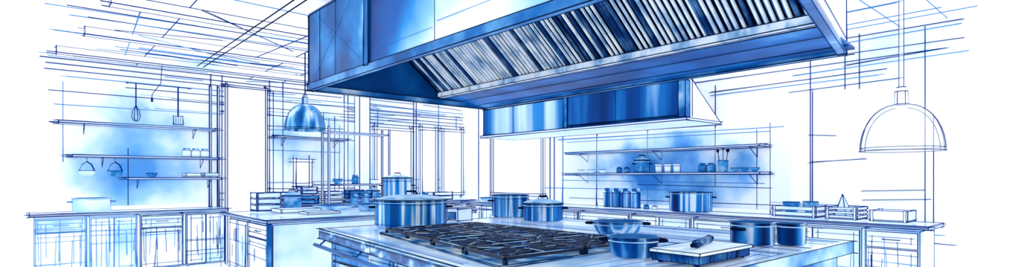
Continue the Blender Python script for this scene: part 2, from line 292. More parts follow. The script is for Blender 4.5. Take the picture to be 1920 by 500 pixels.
m=MB(); m.hexa([(bx0+.05,by0,bz0+.04),(bx1-.02,by0,bz0+.04),(bx1-.02,by0+.02,bz0+.04),(bx0+.05,by0+.02,bz0+.04),(bx0+.05,by0,bz1),(bx0+.12,by0,bz1),(bx0+.12,by0+.02,bz1),(bx0+.05,by0+.02,bz1)],'lampwhite')
m.stroke((bx0+.12,by0,bz1),(bx1-.02,by0,bz0+.05),'ink',.003,0.04,.8); m.stroke((bx0+.1,by0-.004,bz1),(bx0+.1,by0-.004,bz0+.05),'ink',.003,0,.8); m.build('end_panel',h2)
m=MB(); m.box(bx0-.06,bx1-.02,by0-.02,by1,bz0,bz0+.03,'cab','ink',.003,0.05,.8); m.build('rim',h2)
m=MB(); m.hexa([(bx0+.03,by0+.03,bz0+.04),(bx1-.03,by0+.03,bz0+.04),(bx1-.03,by1,bz0+.04),(bx0+.03,by1,bz0+.04),(bx0+.03,by0+.03,bz1),(bx0+.12,by0+.03,bz1),(bx0+.12,by1,bz1),(bx0+.03,by1,bz1)],'hoodB2'); m.build('hood_body',h2)
# ------------------------------------------------------------------ counters and cabinets
ORD=['first','second','third','fourth','fifth','sixth','seventh','eighth','ninth']
def worktop(name,x0,x1,y0,y1,label,z=.9,key='top',ink='ink',th=.04,over=.05):
    m=MB(); m.box(x0,x1,y0,y1,z-th,z-.008,key,ink,.003,over,1)
    m.stroke((x0-.002,y0,z-th*.5),(x0-.002,y1,z-th*.5),ink,.0018,0,1); m.stroke((x0,y0-.002,z-th*.5),(x1,y0-.002,z-th*.5),ink,.0018,0,1)
    return m.build(name,None,label,'worktop')
def cabinet(x0,x1,y0,y1,face,label,group,key='cab',ink='ink',style=0,scr=6,z1=.836):
    r=thing('base_cabinet',((x0+x1)/2,(y0+y1)/2,0),label,'cabinet',group)
    g=.014
    if face=='x': y0+=g; y1-=g
    else: x0+=g; x1-=g
    m=MB(); m.box(x0,x1,y0,y1,.1,z1,key,ink,.0028,0,.5)
    m.box(x0+.04,x1-.04,y0+.04,y1-.04,0.004,.1,key,ink,.002,0,0); m.box(x0+.05,x1-.05,y0+.05,y1-.05,z1,z1+.010,key)
    a,b=(y0,y1) if face=='x' else (x0,x1)
    for k in range(scr):
        u=U(a+.01,b-.01); za,zb=U(.1,.4),U(.5,z1-.01); f=U(-.02,.02); v=max(a+.01,min(b-.01,u+f))
        if face=='x': m.stroke((x0-.024,u,za),(x0-.024,v,zb),random.choice([ink,'ink_pale']),.0018,0,.5)
        else: m.stroke((u,y0-.024,za),(v,y0-.024,zb),random.choice([ink,'ink_pale']),.0018,0,.5)
    for k in range(scr//2):
        z=U(.15,z1-.03)
        if face=='x': m.stroke((x0-.024,a,z),(x0-.024,b,z+U(-.01,.01)),random.choice([ink,'ink_pale']),.0018,0,.5)
        else: m.stroke((a,y0-.024,z),(b,y0-.024,z+U(-.01,.01)),random.choice([ink,'ink_pale']),.0018,0,.5)
    m.build('body',r)
    def pan(u0,u1,za,zb):
        m=MB()
        if face=='x':
            m.box(x0-.018,x0-.001,u0,u1,za,zb,key,ink,.0024,.005,.7)
            m.box(x0-.021,x0-.018,u0+.05,u1-.05,za+.05,zb-.05,key,ink,.0018,.05,.4)
        else:
            m.box(u0,u1,y0-.018,y0-.001,za,zb,key,ink,.0024,.005,.7)
            m.box(u0+.05,u1-.05,y0-.021,y0-.018,za+.05,zb-.05,key,ink,.0018,.05,.4)
        return m
    def hnd(u,z,vert,par):
        m=MB(); l=.07
        f=(lambda u_,o,z_:(x0-.02-o,u_,z_)) if face=='x' else (lambda u_,o,z_:(u_,y0-.02-o,z_))
        if vert: m.tube([f(u,0,z-l),f(u,.03,z-l),f(u,.03,z+l),f(u,0,z+l)],.005,ink,5)
        else: m.tube([f(u-l,0,z),f(u-l,.03,z),f(u+l,.03,z),f(u+l,0,z)],.005,ink,5)
        m.build('handle',par)
    a+=.015; b-=.015
    if style==0:
        dr=pan(a,b,z1-.17,z1-.02).build('drawer',r); hnd((a+b)/2,z1-.09,False,dr)
        dd=pan(a,b,.12,z1-.185).build('door',r); hnd(b-.05,z1-.32,True,dd)
    else:
        c=(a+b)/2
        for p,q,u in ((a,c-.004,c-.045),(c+.004,b,c+.045)):
            dd=pan(p,q,.12,z1-.02).build('door',r); hnd(u,z1-.2,True,dd)
    return r
# island worktop with a near edge that swells towards the cook
def exf(y): return 1.9-.28*(4.75-y)/2.5 if y>2.25 else 1.62-.08*(2.25-y)/.95
m=MB(); pts=[(4.4,1.3),(4.4,4.75),(1.9,4.75),(exf(3.5),3.5),(1.62,2.25),(1.54,1.3)]
za,zb=.81,.894; b=len(m.v)
for z in (za,zb): m.v+=[V((x,y,z)) for x,y in pts]
m.face([b+i for i in range(6)][::-1],'top'); m.face([b+6+i for i in range(6)],'top')
for i in range(6):
    j=(i+1)%6; key='darkrail' if i in (2,3,4) else 'islandface'
    m.face([b+i,b+j,b+6+j,b+6+i],key)
    for z in (za,zb): m.stroke((*pts[i],z),(*pts[j],z),'ink_dark',.003,.03,1)
    if i in (2,3,4): m.stroke((*pts[i],.868),(*pts[j],.868),'ink_dark',.002,0,1); m.stroke((pts[i][0]-.001,pts[i][1],.884),(pts[j][0]-.001,pts[j][1],.884),'lid',.005,0,0)  # pale line drawn along the edge as a painted highlight
    m.stroke((*pts[i],za),(*pts[i],zb),'ink_dark',.003,0,0)
for k in range(14):
    x=U(3.1,4.3); m.stroke((x,1.35,zb+.001),(x+U(-.05,.05),U(2.5,4.7),zb+.001),random.choice(['ink','ink_pale']),.0016,0,.4)
for k in range(8):
    y=U(1.35,2.0); m.stroke((U(1.7,2.4),y,zb+.001),(U(3.2,4.3),y+U(-.03,.03),zb+.001),random.choice(['ink','ink_pale']),.0016,0,.4)
m.stroke((exf(4.7)+.06,4.7,zb+.001),(exf(2.3)+.06,2.3,zb+.001),'ink',.002,0,1); m.stroke((exf(4.7)+.09,4.7,zb+.001),(exf(2.3)+.09,2.3,zb+.001),'ink_pale',.002,0,1)
m.build('island_worktop',None,'broad pale steel worktop with dark steel edge on the central cooking island','worktop')
ys=[1.36,2.2,3.04,3.88,4.70]
for i in range(4):
    cabinet(2.0-.06*i,4.3,ys[3-i],ys[4-i],'x',ORD[i]+' base cabinet from the left end under the cooking island','island cabinets','islandface','ink_dark',i%2,8,.79)
m=MB(); m.tube([(exf(y)-.05,y,.76) for y in (4.72,3.9,3.1,2.25,1.4)],.016,'hoodin',8,smooth=True)
for y in (4.6,3.7,2.8,1.9,1.45): m.tube([(exf(y)-.05,y,.76),(exf(y)+.01,y,.803)],.008,'hoodin',6)
m.build('towel_rail',None,'dark blue steel rail running along the near edge of the island worktop','rail')
worktop('prep_worktop',1.84,4.6,6.0,7.8,'pale worktop of the preparation counter behind the island, under the blue lamp')
for i,(a,b) in enumerate(((6.05,6.9),(6.904,7.75))):
    cabinet(1.92,3.2,a,b,'x',['white cabinet at the near corner of the preparation counter','white cabinet at the far left corner of the preparation counter'][i],'preparation counter cabinets','cab','ink',i)
cabinet(3.23,4.55,6.05,7.75,'y','white cabinet at the right end of the preparation counter','preparation counter cabinets','cab','ink',1)
m=MB(); m.box(1.85,1.89,6.01,6.05,0.004,.85,'steelrail','ink',.002,0,.5); m.build('corner_leg',None,'thin steel corner leg at the near corner of the preparation counter','leg')
worktop('left_worktop',-.05,2.15,8.8,9.3,'pale worktop against the left wall below the three shelves')
for i in range(4):
    a=-.02+i*.54; cabinet(a,a+.535,8.86,9.3,'y',ORD[i]+' base cabinet from the left end of the left wall counter','left wall cabinets','cab','ink_pale' if i<2 else 'ink',i%2,8)
worktop('window_worktop',2.95,6.75,8.78,9.15,'pale worktop under the far windows')
for i in range(4):
    a=3.0+i*.93; cabinet(a,a+.925,8.84,9.12,'y',ORD[i]+' base cabinet from the left under the far windows','window counter cabinets','cab','ink',1)
worktop('back_worktop',6.2,6.82,1.22,8.5,'long pale worktop along the back wall below the wall hood')
edges=[1.28,1.76,2.7,3.65,4.6,5.55,6.5,7.45,8.45]
for i in range(8):
    cabinet(6.26,6.82,edges[i]+.002,edges[i+1]-.002,'x',ORD[i]+' base cabinet from the right end of the back wall counter','back wall cabinets','cab','ink',i%2)
# open rack behind the preparation counter
t=thing('storage_rack',(4.0,8.38,0),'open rack of thin posts between the preparation counter and the white column','rack')
for x in (3.45,4.5):
    for y in (8.25,8.5):
        m=MB(); m.box(x-.012,x+.012,y-.012,y+.012,0,2.15,'cab','ink',.0024,0,.6); m.build('post',t)
for z in (.45,.98,1.22,2.05):
    m=MB(); m.box(3.47,4.48,8.26,8.49,z,z+.02,'cab','ink',.0024,.03,.8); m.build('shelf',t)
# ------------------------------------------------------------------ cooktop
gx0,gx1,gy0,gy1=2.0,3.0,2.07,3.92
def shear(m):
    for v in m.v:
        q=1.77+.33*(v.y-gy0)/(gy1-gy0); v.x=3.0-(3.0-v.x)*(3.0-q)
    return m
ct=thing('cooktop',((gx0+gx1)/2,(gy0+gy1)/2,.9),'gas cooktop with eight blue black cast iron grates set in the island','cooktop')
m=MB(); m.box(gx0-.03,gx1+.03,gy0-.01,gy1+.05,.900,.908,'burnerbase','ink_dark',.0025,.0,.9); shear(m).build('tray',ct)
nx,ny=2,4; cw=(gx1-gx0)/nx; ch=(gy1-gy0)/ny
for i in range(nx):
    for j in range(ny):
        a,b=gx0+i*cw+.012,gx0+(i+1)*cw-.012; c,e=gy0+j*ch+.012,gy0+(j+1)*ch-.012; mx,my=(a+b)/2,(c+e)/2
        m=MB(); m.lathe(mx,my,[(.0005,.908),(.09,.908),(.09,.920),(.06,.925),(.057,.934),(.0005,.936)],'iron',24); m.ring(mx,my,.920,.09,'lid',.003,24); m.ring(mx,my,.935,.055,'lid',.002,24); shear(m).build('burner',ct)
        m=MB(); t=.010; zt=.942
        def br(p,q,w=t,dz=0):
            p=V((p[0],p[1],zt+dz)); q=V((q[0],q[1],zt+dz)); dd=(q-p).normalized(); s_=V((-dd.y,dd.x,0))*w; u=V((0,0,.010)); 
            m.hexa([p-s_-u,q-s_-u,q+s_-u,p+s_-u,p-s_*.5+u*.5,q-s_*.5+u*.5,q+s_*.5+u*.5,p+s_*.5+u*.5],'iron')
            if random.random()<.3:
                f0=U(.05,.4); f1=U(.6,.95); m.tube([p+(q-p)*f0+u*.55,p+(q-p)*f1+u*.55],.003,'lid',4)  # thin pale tube laid on the bar as a painted glint
        br((a,c),(b,c),.014);br((b,c),(b,e),.014);br((b,e),(a,e),.014);br((a,e),(a,c),.014)
        for k in (.17,.34,.5,.66,.83):
            y=c+(e-c)*k+U(-.008,.008)
            if k==.5: br((a,y),(mx-.05,y)); br((mx+.05,y),(b,y))
            else: br((a,y),(mx-.06,y+(my-y)*.25)); br((mx+.06,y+(my-y)*.25),(b,y)); br((mx-.06,y+(my-y)*.25),(mx+.06,y+(my-y)*.25))
        br((mx,c),(mx,my-.05)); br((mx,my+.05),(mx,e))
        for sx,sy in ((-1,-1),(1,-1),(-1,1),(1,1)): br((mx+sx*.05,my+sy*.05),(mx+sx*cw*.40,my+sy*ch*.40))
        for p,q in ((a,c),(b,c),(a,e),(b,e)): m.box(p-.01,p+.01,q-.01,q+.01,.908,.936,'iron')
        shear(m).build('grate',ct)
# ------------------------------------------------------------------ pots and bowls
AR=math.atan2(-.6608,.7507)
def pot(name,x,y,z,r,h,label,cat='pot',handles=2,lid=False,ang=0,flare=1.0,ringz=(),body='pot',hz=.75,group=None,ik='ink_dark'):
    t=thing(name,(x,y,z),label,cat,group); m=MB(); rb=r/flare; S0=SA(x,y); z+=.002
    prof=[(.0005,z),(rb*.93,z),(rb,z+h*.06)]
    for k in range(1,6): prof.append((rb+(r-rb)*math.sin(k/5*PI/2),z+h*(.06+.94*k/5)))
    prof+=[(r+.008,z+h),(r+.008,z+h+.008),(r-.006,z+h+.008)]
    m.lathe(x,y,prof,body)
    m.lathe(x,y,[(r-.006,z+h+.008),((r+rb)/2-.008,z+h*.5),(rb*.9,z+.012),(.0005,z+.012)],'potin')
    m.ring(x,y,z+h+.004,r+.009,ik,.0022); m.ring(x,y,z+.012,rb*.97,ik,.0025)
    m.ring(x,y,z+h-.014,r+.004,'lid',.0045)
    for q in ringz: m.ring(x,y,z+h*q,r+.001,'ink',.0016)
    for a in (S0,S0+PI): m.tube([(x+(rb)*math.cos(a),y+(rb)*math.sin(a),z+.01),(x+(r+.001)*math.cos(a),y+(r+.001)*math.sin(a),z+h)],.0025,ik)
    m.build('body',t)
    for k in range(handles):
        a=S0+ang+k*PI; ca,sa=math.cos(a),math.sin(a); m=MB(); hh=z+h*hz; w=min(.05,r*.38); o=min(.055,r*.34)
        pts=[]
        for i in range(7):
            u=-1+i/3; rr=r-.004+o*(1-abs(u)**3); pts.append((x+ca*rr-sa*w*u,y+sa*rr+ca*w*u,hh))
        m.tube(pts,.009,ik,6,smooth=True); m.build('handle',t)
    if lid:
        m=MB(); zl=z+h+.009
        m.lathe(x,y,[(r+.006,zl),(r+.008,zl+.006),(r*.8,zl+.025),(r*.4,zl+.042),(.0005,zl+.048)],'lid'); m.ring(x,y,zl+.004,r+.01,ik,.0026)
        l=m.build('lid',t)
        cs,sn=math.cos(S0),math.sin(S0)
        m=MB(); m.tube([(x-.05*cs,y-.05*sn,zl+.042),(x-.04*cs,y-.04*sn,zl+.075),(x+.04*cs,y+.04*sn,zl+.075),(x+.05*cs,y+.05*sn,zl+.042)],.009,ik,6); m.build('lid_handle',l)
    return t
T=.9
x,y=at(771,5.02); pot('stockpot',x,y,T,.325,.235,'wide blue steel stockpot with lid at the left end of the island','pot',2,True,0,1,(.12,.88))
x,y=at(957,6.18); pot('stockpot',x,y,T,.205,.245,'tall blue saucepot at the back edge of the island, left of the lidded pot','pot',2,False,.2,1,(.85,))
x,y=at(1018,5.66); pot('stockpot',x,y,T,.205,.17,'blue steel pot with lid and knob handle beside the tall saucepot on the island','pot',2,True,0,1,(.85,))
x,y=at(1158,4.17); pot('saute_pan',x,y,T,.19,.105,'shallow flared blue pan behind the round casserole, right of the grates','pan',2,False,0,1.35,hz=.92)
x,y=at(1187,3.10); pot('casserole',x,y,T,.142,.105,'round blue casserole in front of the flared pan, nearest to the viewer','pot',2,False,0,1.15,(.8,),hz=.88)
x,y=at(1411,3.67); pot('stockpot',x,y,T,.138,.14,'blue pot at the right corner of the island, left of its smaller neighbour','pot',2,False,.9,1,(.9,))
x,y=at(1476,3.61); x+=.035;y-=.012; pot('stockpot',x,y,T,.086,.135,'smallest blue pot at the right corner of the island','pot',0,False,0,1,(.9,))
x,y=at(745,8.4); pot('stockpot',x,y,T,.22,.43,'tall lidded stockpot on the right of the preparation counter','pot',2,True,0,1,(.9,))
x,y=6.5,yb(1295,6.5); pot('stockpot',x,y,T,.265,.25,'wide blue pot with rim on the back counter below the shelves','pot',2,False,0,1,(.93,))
x,y=at(625,7.6); pot('serving_dish',x,y,T,.27,.06,'wide shallow dish on the preparation counter below the blue lamp','dish',0,False,0,1.4,(),'lid',ik='ink')
x,y=at(690,7.3); pot('serving_dish',x,y,T,.13,.09,'small deep dish beside the tall lidded stockpot on the preparation counter','dish',0,False,0,1.2,(),'bluething',ik='ink')
y=9.05; x=xl(172,y); pot('stockpot',x,y,T,.2,.17,'pale lone pot on the left wall counter','pot',2,False,0,1,(),'splash_pale',ik='ink_pale')
for i,(yq,lab) in enumerate(((7.6,'shallow dish on the back counter behind the tall saucepot'),(8.05,'shallow dish at the far left end of the back counter'))):
    pot('serving_dish',6.5,yq,T,.17,.06,lab,'dish',0,False,0,1.4,(),'lid',ik='ink')
x,y=at(862,5.65)
t=thing('warming_box',(x,y,T),'small white framed box with a blue panel behind the big stockpot on the island','box')
m=MB(); m.box(x-.09,x+.09,y-.09,y+.09,T+.006,T+.13,'cab','ink',.003,.01,.8); m.build('body',t)
m=MB(); m.box(x-.1,x-.091,y-.06,y+.06,T+.02,T+.09,'bluething','ink',.002,.0); m.build('door',t)
m=MB(); m.box(x-.11,x+.11,y-.11,y+.11,T+.13,T+.145,'top','ink',.003,.02,.9); m.build('lid',t)
# chopping block + rolling pin
bxa,bxb,bya,byb=2.48,3.02,1.41,1.68
t=thing('chopping_block',((bxa+bxb)/2,(bya+byb)/2,T),'thick chopping block with dark blue sides at the near right of the island','chopping block')
m=MB(); m.box(bxa,bxb,bya,byb,T+.012,T+.055,'blockside','ink_dark',.003,.0,1)
for k in range(12): u=U(bxa+.02,bxb-.02); m.stroke((u,bya-.003,T+.014),(u+.01,bya-.003,T+.053),'ink_dark',.0015,0,0)
for k in range(8): u=U(bya+.02,byb-.02); m.stroke((bxa-.003,u,T+.014),(bxa-.003,u+.01,T+.053),'ink_dark',.0015,0,0)
m.build('body',t)
m=MB(); m.box(bxa-.012,bxb+.012,bya-.012,byb+.012,T+.055,T+.072,'wood','ink_dark',.003,.01,1); m.build('top_board',t)
for a,b in ((bxa+.03,bya+.03),(bxb-.03,bya+.03),(bxa+.03,byb-.03),(bxb-.03,byb-.03)):
    m=MB(); m.lathe(a,b,[(.0005,T),(.015,T),(.015,T+.012),(.0005,T+.012)],'ink',10); m.build('foot',t)
zp=T+.074+.023
p0=V((2.55,1.49,zp)); p1=V((2.98,1.61,zp)); dd=(p1-p0)
t=thing('rolling_pin',(2.76,1.55,T+.075),'dark blue rolling pin lying on the chopping block','rolling pin')
m=MB(); m.tube([p0+dd*s for s in (.17,.19,.5,.81,.83)],.03,'pinblue',14,rads=[.016,.021,.022,.021,.016],smooth=True)
for s in (.19,.81): m.tube([p0+dd*s,p0+dd*(s+.012)],.0235,'ink_dark',12,rads=[.0235,.0235])
m.build('roller',t)
for s in ((0,.02,.08,.17),(1,.98,.92,.83)):
    m=MB(); m.tube([p0+dd*q for q in s],.01,'ink_dark',10,rads=[.006,.012,.013,.008],smooth=True); m.build('grip',t)
t=thing('chef_knife',(3.35,1.62,T),'knife lying on the island between the chopping block and the blue pots','knife')
m=MB(); m.hexa([(3.2,1.55,T+.001),(3.36,1.61,T+.001),(3.35,1.645,T+.001),(3.22,1.585,T+.001),(3.2,1.55,T+.004),(3.36,1.61,T+.004),(3.35,1.645,T+.006),(3.22,1.585,T+.006)],'slat'); m.build('blade',t)
m=MB(); m.tube([(3.35,1.628,T+.012),(3.42,1.655,T+.013),(3.47,1.672,T+.012)],.011,'ink_dark',8); m.build('handle',t)
# ------------------------------------------------------------------ shelves
def shelfX(x0,x1,y0,y1,z,label,br,ink='ink'):
    t=thing('wall_shelf',((x0+x1)/2,(y0+y1)/2,z-.03),label,'shelf')
    m=MB(); m.box(x0,x1,y0,y1,z-.03,z-.006,'top',ink,.003,.12,1); m.build('board',t)
    for b in br:
        m=MB()
        if y1>9: m.tube([(b,y0+.04,z-.032),(b,y1-.005,z-.032),(b,y1-.005,z-.16),(b,y0+.04,z-.032)],.005,ink,4)
        else: m.tube([(x0+.04,b,z-.032),(x1-.005,b,z-.032),(x1-.005,b,z-.16),(x0+.04,b,z-.032)],.005,ink,4)
        m.build('bracket',t)
shelfX(.235,2.05,9.1,9.37,2.09,'top shelf on the left wall below the hanging utensils',(.5,1.8))
shelfX(.37,2.09,9.1,9.37,1.65,'middle shelf on the left wall holding the small jars',(.7,1.9))
shelfX(.967,2.13,9.1,9.37,1.35,'lowest and shortest shelf on the left wall',(1.1,2.0))
shelfX(2.95,4.15,9.1,9.37,2.03,'single shelf on the far wall behind the blue pendant lamp',(3.1,4.0))
shelfX(6.6,6.87,2.95,6.15,1.76,'empty upper shelf on the back wall beneath the wall hood',(3.1,4.5,5.9))
shelfX(6.6,6.87,2.95,6.15,1.42,'lower shelf on the back wall crowded with jars and glasses',(3.1,4.5,5.9))
for p,lab in ((xl(398,9.25),'left of the two slim uprights closing the left wall shelves'),(xl(413,9.25),'right of the two slim uprights closing the left wall shelves')):
    m=MB(); m.box(p-.012,p+.012,9.36,9.385,.9,2.75,'cab','ink',.003,.03,.5); m.build('shelf_upright',None,lab,'upright')
def jar(x,y,z,r,h,label,name='storage_jar',key='bluething',group=None,lidded=True,cat=None):
    t=thing(name,(x,y,z),label,cat or ('jar' if lidded else 'glass'),group); m=MB(); S0=SA(x,y)
    if lidded: m.lathe(x,y,[(.0005,z),(r,z+.003),(r,z+h*.75),(r*.8,z+h*.83),(r*.8,z+h*.85),(.0005,z+h*.85)],key,20)
    else:
        m.lathe(x,y,[(.0005,z),(r*.8,z),(r,z+h),(r*.9,z+h),(r*.7,z+.01),(.0005,z+.01)],key,20); m.ring(x,y,z+h,r,'ink',.0022,20)
    m.ring(x,y,z+.008,r,'ink',.002,20); m.ring(x,y,z+h*.75,r,'ink',.002,20)
    for a in (S0,S0+PI): m.tube([(x+r*math.cos(a),y+r*math.sin(a),z),(x+r*math.cos(a),y+r*math.sin(a),z+h*.78)],.0018,'ink')
    m.build('body',t)
    if lidded:
        m=MB(); m.lathe(x,y,[(r*.86,z+h*.85),(r*.88,z+h*.87),(r*.88,z+h),(.0005,z+h)],'lampblue',20); m.build('lid',t)
    return t
ys_=9.24
m=MB(); xa,xb=xl(235,9.3),xl(360,9.3); m.tube([(xa,9.3,2.68),(xb,9.3,2.68)],.006,'ink',5)
for x in (xa+.03,xb-.03): m.tube([(x,9.3,2.68),(x,9.388,2.68)],.006,'ink',5)
m.build('utensil_rail',None,'thin rail on the wall above the top left shelf','rail')
x=xl(255,9.27); t=thing('whisk',(x,9.27,2.14),'wire whisk hanging above the left part of the top left shelf','whisk')
m=MB(); m.tube([(x,9.27,2.67),(x,9.27,2.36)],.008,'ink',6); m.build('handle',t)
m=MB()
for k in range(4):
    a=k*PI/4+.3; m.tube([(x+math.cos(a)*q,9.27+math.sin(a)*q,z) for q,z in ((0,2.37),(.045,2.28),(.055,2.2),(.03,2.15),(0,2.14),(-.03,2.15),(-.055,2.2),(-.045,2.28),(0,2.37))],.0025,'ink')
m.build('wires',t)
x=xl(334,9.27); t=thing('skimmer',(x,9.27,2.13),'long flat skimmer hanging above the right part of the top left shelf','skimmer')
m=MB(); m.tube([(x,9.27,2.67),(x,9.27,2.24)],.010,'ink',6); m.build('handle',t)
m=MB(); m.box(x-.06,x+.06,9.262,9.278,2.13,2.25,'splash_pale','ink',.0022,.01,.8)
for k in (-.03,0,.03): m.stroke((x+k,9.258,2.14),(x+k,9.258,2.24),'ink',.0016,0,0)
m.build('blade',t)
for i,px in enumerate((350,367,384)): jar(xl(px,ys_),ys_,1.65,.055,.13,['left','middle','right'][i]+' jar of the three small jars on the middle left shelf',key='cab',group='jars on the middle left shelf')
def bowl(x,y,z,r,h,label,key='bluething',name='bowl'):
    m=MB(); p=[(.0005,z),(r*.45,z)]+[(r*(.45+.55*math.sin(k/5*PI/2)),z+h*k/5) for k in range(1,6)]+[(r*.94,z+h)]+[(r*.94*(.4+.6*math.sin(k/5*PI/2)),z+.01+(h-.01)*k/5) for k in (4,3,2,1)]+[(.0005,z+.012)]
    m.lathe(x,y,p,key,26); m.ring(x,y,z+h,r,'ink',.0022,26); return m.build(name,None,label,'bowl')
bowl(xl(285,ys_),ys_,1.35,.07,.06,'small blue bowl on the lowest left shelf')
def tray(x0,x1,y0,y1,z,h,label,group=None,key='cab'):
    t=.012; z+=.008; m=MB(); m.box(x0,x1,y0,y1,z,z+t,key,'ink',.002,.0,.0)
    for a,b,c,d in ((x0,x0+t,y0,y1),(x1-t,x1,y0,y1),(x0,x1,y0,y0+t),(x0,x1,y1-t,y1)): m.box(a,b,c,d,z+t,z+h,key,'ink',.002,.0,.2)
    return m.build('tray',None,label,'tray',group)
tray(xl(345,ys_),xl(375,ys_),9.12,9.34,1.35,.05,'left tray on the lowest left shelf'); tray(xl(379,ys_),xl(408,ys_),9.12,9.34,1.35,.055,'right tray on the lowest left shelf')
for px,lab,key in ((163,'pale small pan hanging under the left end of the middle shelf','splash_pale'),(216,'blue round pan hanging under the middle left shelf','bluething')):
    x=xl(px,9.2); t=thing('hanging_pan',(x,9.2,1.33),lab,'pan')
    m=MB(); m.lathe(x,9.2,[(.0005,1.36),(.05,1.36),(.085,1.40),(.088,1.44),(.08,1.44),(.045,1.37),(.0005,1.37)],key,24); m.ring(x,9.2,1.44,.09,'ink',.002,24); m.build('body',t)
    m=MB(); m.tube([(x-.08,9.2,1.44),(x-.05,9.2,1.52),(x,9.2,1.56),(x,9.2,1.62)],.005,'ink',5); m.tube([(x+.08,9.2,1.44),(x+.05,9.2,1.52),(x,9.2,1.56)],.004,'ink',5); m.build('handle',t)
sx=6.74; Z2=1.42
pot('stockpot',sx,yb(1204,sx),Z2,.105,.17,'rounded blue pot with lid among the glasses on the lower back shelf','pot',2,True,0,1.1,(),'bluething')
for i,px in enumerate((1090,1108,1130)): bowl(sx,yb(px,sx),Z2,.06,.05,['left','middle','right'][i]+' of three small bowls at the left end of the lower back shelf','cab')
for i,px in enumerate((1160,1174)): jar(sx+.02,yb(px,sx),Z2,.04,.09,['left','right'][i]+' of two tiny jars left of the rounded pot on the lower back shelf',group='tiny jars on the lower back shelf')
for i,px in enumerate((1235,1252,1269)): jar(sx,yb(px,sx),Z2,.05,.12,['left','middle','right'][i]+' of three drinking glasses on the lower back shelf','drinking_glass','cab','glasses on the lower back shelf',False)
for i,px in enumerate((1318,1334)): jar(sx,yb(px,sx),Z2,.055,.12,['left','right'][i]+' jar of the two jars beside the utensil pot on the lower back shelf')
ux,uy=sx,yb(1356,sx); 
m=MB(); m.lathe(ux,uy,[(.0005,Z2),(.06,Z2),(.065,Z2+.15),(.055,Z2+.15),(.05,Z2+.01),(.0005,Z2+.01)],'bluething',22); m.ring(ux,uy,Z2+.15,.064,'ink',.0022,22); m.build('utensil_pot',None,'blue pot full of cooking utensils on the lower back shelf','pot')
for i,(oy,dy,lab,w) in enumerate(((.03,.07,'spoon leaning left out of the utensil pot',.018),(-.03,-.06,'wide spatula leaning right out of the utensil pot',.022),(0,.0,'straight thin spoon in the middle of the utensil pot',.014))):
    t=thing('cooking_utensil',(ux,uy+oy,Z2+.015),lab,'utensil'); 
    a=V((ux,uy+oy,Z2+.015)); b=V((ux,uy+dy,Z2+.25+(.04 if i==2 else 0)))
    m=MB(); m.tube([a,b],.005,'ink',5); m.build('handle',t)
    m=MB(); e=b+(b-a).normalized()*.05; m.tube([b,b*.6+e*.4,b*.3+e*.7,e],.01,'ink_dark',8,rads=[.006,w,w,.006]); m.build('head',t)
for i,px in enumerate((1378,1396,1416)): bowl(sx,yb(px,sx),Z2,.055,.05,['left','middle','right'][i]+' of three small bowls at the right end of the lower back shelf')
for i,px in enumerate((1141,1158,1175,1192)): 
    jar(6.5,yb(px,6.5),T,.068,.29,ORD[i]+' tall canister from the left in the row on the back counter','canister','pot','canisters on the back counter',cat='canister')
jar(6.45,yb(1212,6.45),T,.035,.07,'tiny jar right of the canister row on the back counter')
jar(6.45,yb(1228,6.45),T,.035,.06,'tiny jar left of the wide pot on the back counter',key='cab')
def crate(x,y,z,wx,wy,h,label,slats=2,key='cab',ink='ink'):
    t=thing('crate',(x,y,z),label,'crate'); z+=.002; m=MB(); m.box(x-wx,x+wx,y-wy,y+wy,z+.009,z+.016,key,ink,.0024,.0,.0); m.build('bottom',t)
    for a,b,c,d,nm in ((x-wx,x-wx+.012,y-wy,y+wy,'side'),(x+wx-.012,x+wx,y-wy,y+wy,'side'),(x-wx+.014,x+wx-.014,y-wy,y-wy+.012,'end'),(x-wx+.014,x+wx-.014,y+wy-.012,y+wy,'end')):
        m=MB(); g=h/slats
        for k in range(slats): m.box(a,b,c,d,z+.020+k*g+.004,z+.016+(k+1)*g-.012,key,ink,.0024,.01,.6 if k else .0)
        if nm=='side':
            for q in (c+.012,d-.012-.02): m.box(a-.004,b+.004,q,q+.02,z+.006,z+h+.01,key,ink,.002,0,0)
        m.build(nm+'_panel',t)
    return t
cx=6.52
crate(cx,yb(1500,cx),T,.18,.23,.12,'slatted crate holding two bowls on the back counter',2); 
bowl(cx-.03,yb(1486,cx),T+.02,.09,.15,'left bowl standing in the slatted crate'); bowl(cx-.03,yb(1522,cx),T+.02,.08,.16,'right bowl standing in the slatted crate')
crate(cx,yb(1587,cx),T,.17,.15,.13,'crate filled with a paper cone on the back counter, middle of three',3)
x,y=cx,yb(1580,cx)
m=MB(); m.lathe(x,y,[(.1,T+.03),(.0005,T+.27)],'splash_pale',5,False); m.lathe(x,y,[(.0005,T+.03),(.1,T+.03)],'cab',5,False)
for i in range(5): 
    a=2*PI*i/5; m.stroke((x+.1*math.cos(a),y+.1*math.sin(a),T+.032),(x,y,T+.27),'ink',.003,.0,.9)
m.build('paper_cone',None,'folded paper cone poking out of the middle crate','paper cone')
crate(cx-.02,yb(1675,cx),T,.16,.16,.11,'plain low crate at the right end of the back counter',1)
wy=8.98
def at_l(px): return xl(px,wy)
crate(at_l(532),wy,T,.11,.12,.20,'tall slatted crate on the window counter, nearest the door',3,'cab')
crate(at_l(576),wy,T,.15,.12,.14,'lower blue crate of the stack of two under the small window',2,'bluething')
crate(at_l(576),wy,T+.16,.13,.11,.12,'upper crate of the stack of two under the small window',2,'splash_pale')
for k in range(3): tray(at_l(603),at_l(637),wy-.13,wy+.13,T+.004+k*.072,.052,[ 'bottom tray','middle tray','top tray'][k]+' of the stack right of the blue crate','stacked trays on the window counter')
crate(at_l(664),wy,T,.12,.12,.22,'tall blue tinted crate by the white column',3,'splash_pale')
crate(at_l(825),wy,T,.22,.12,.15,'wide crate under the right hand far windows',2,'cab')
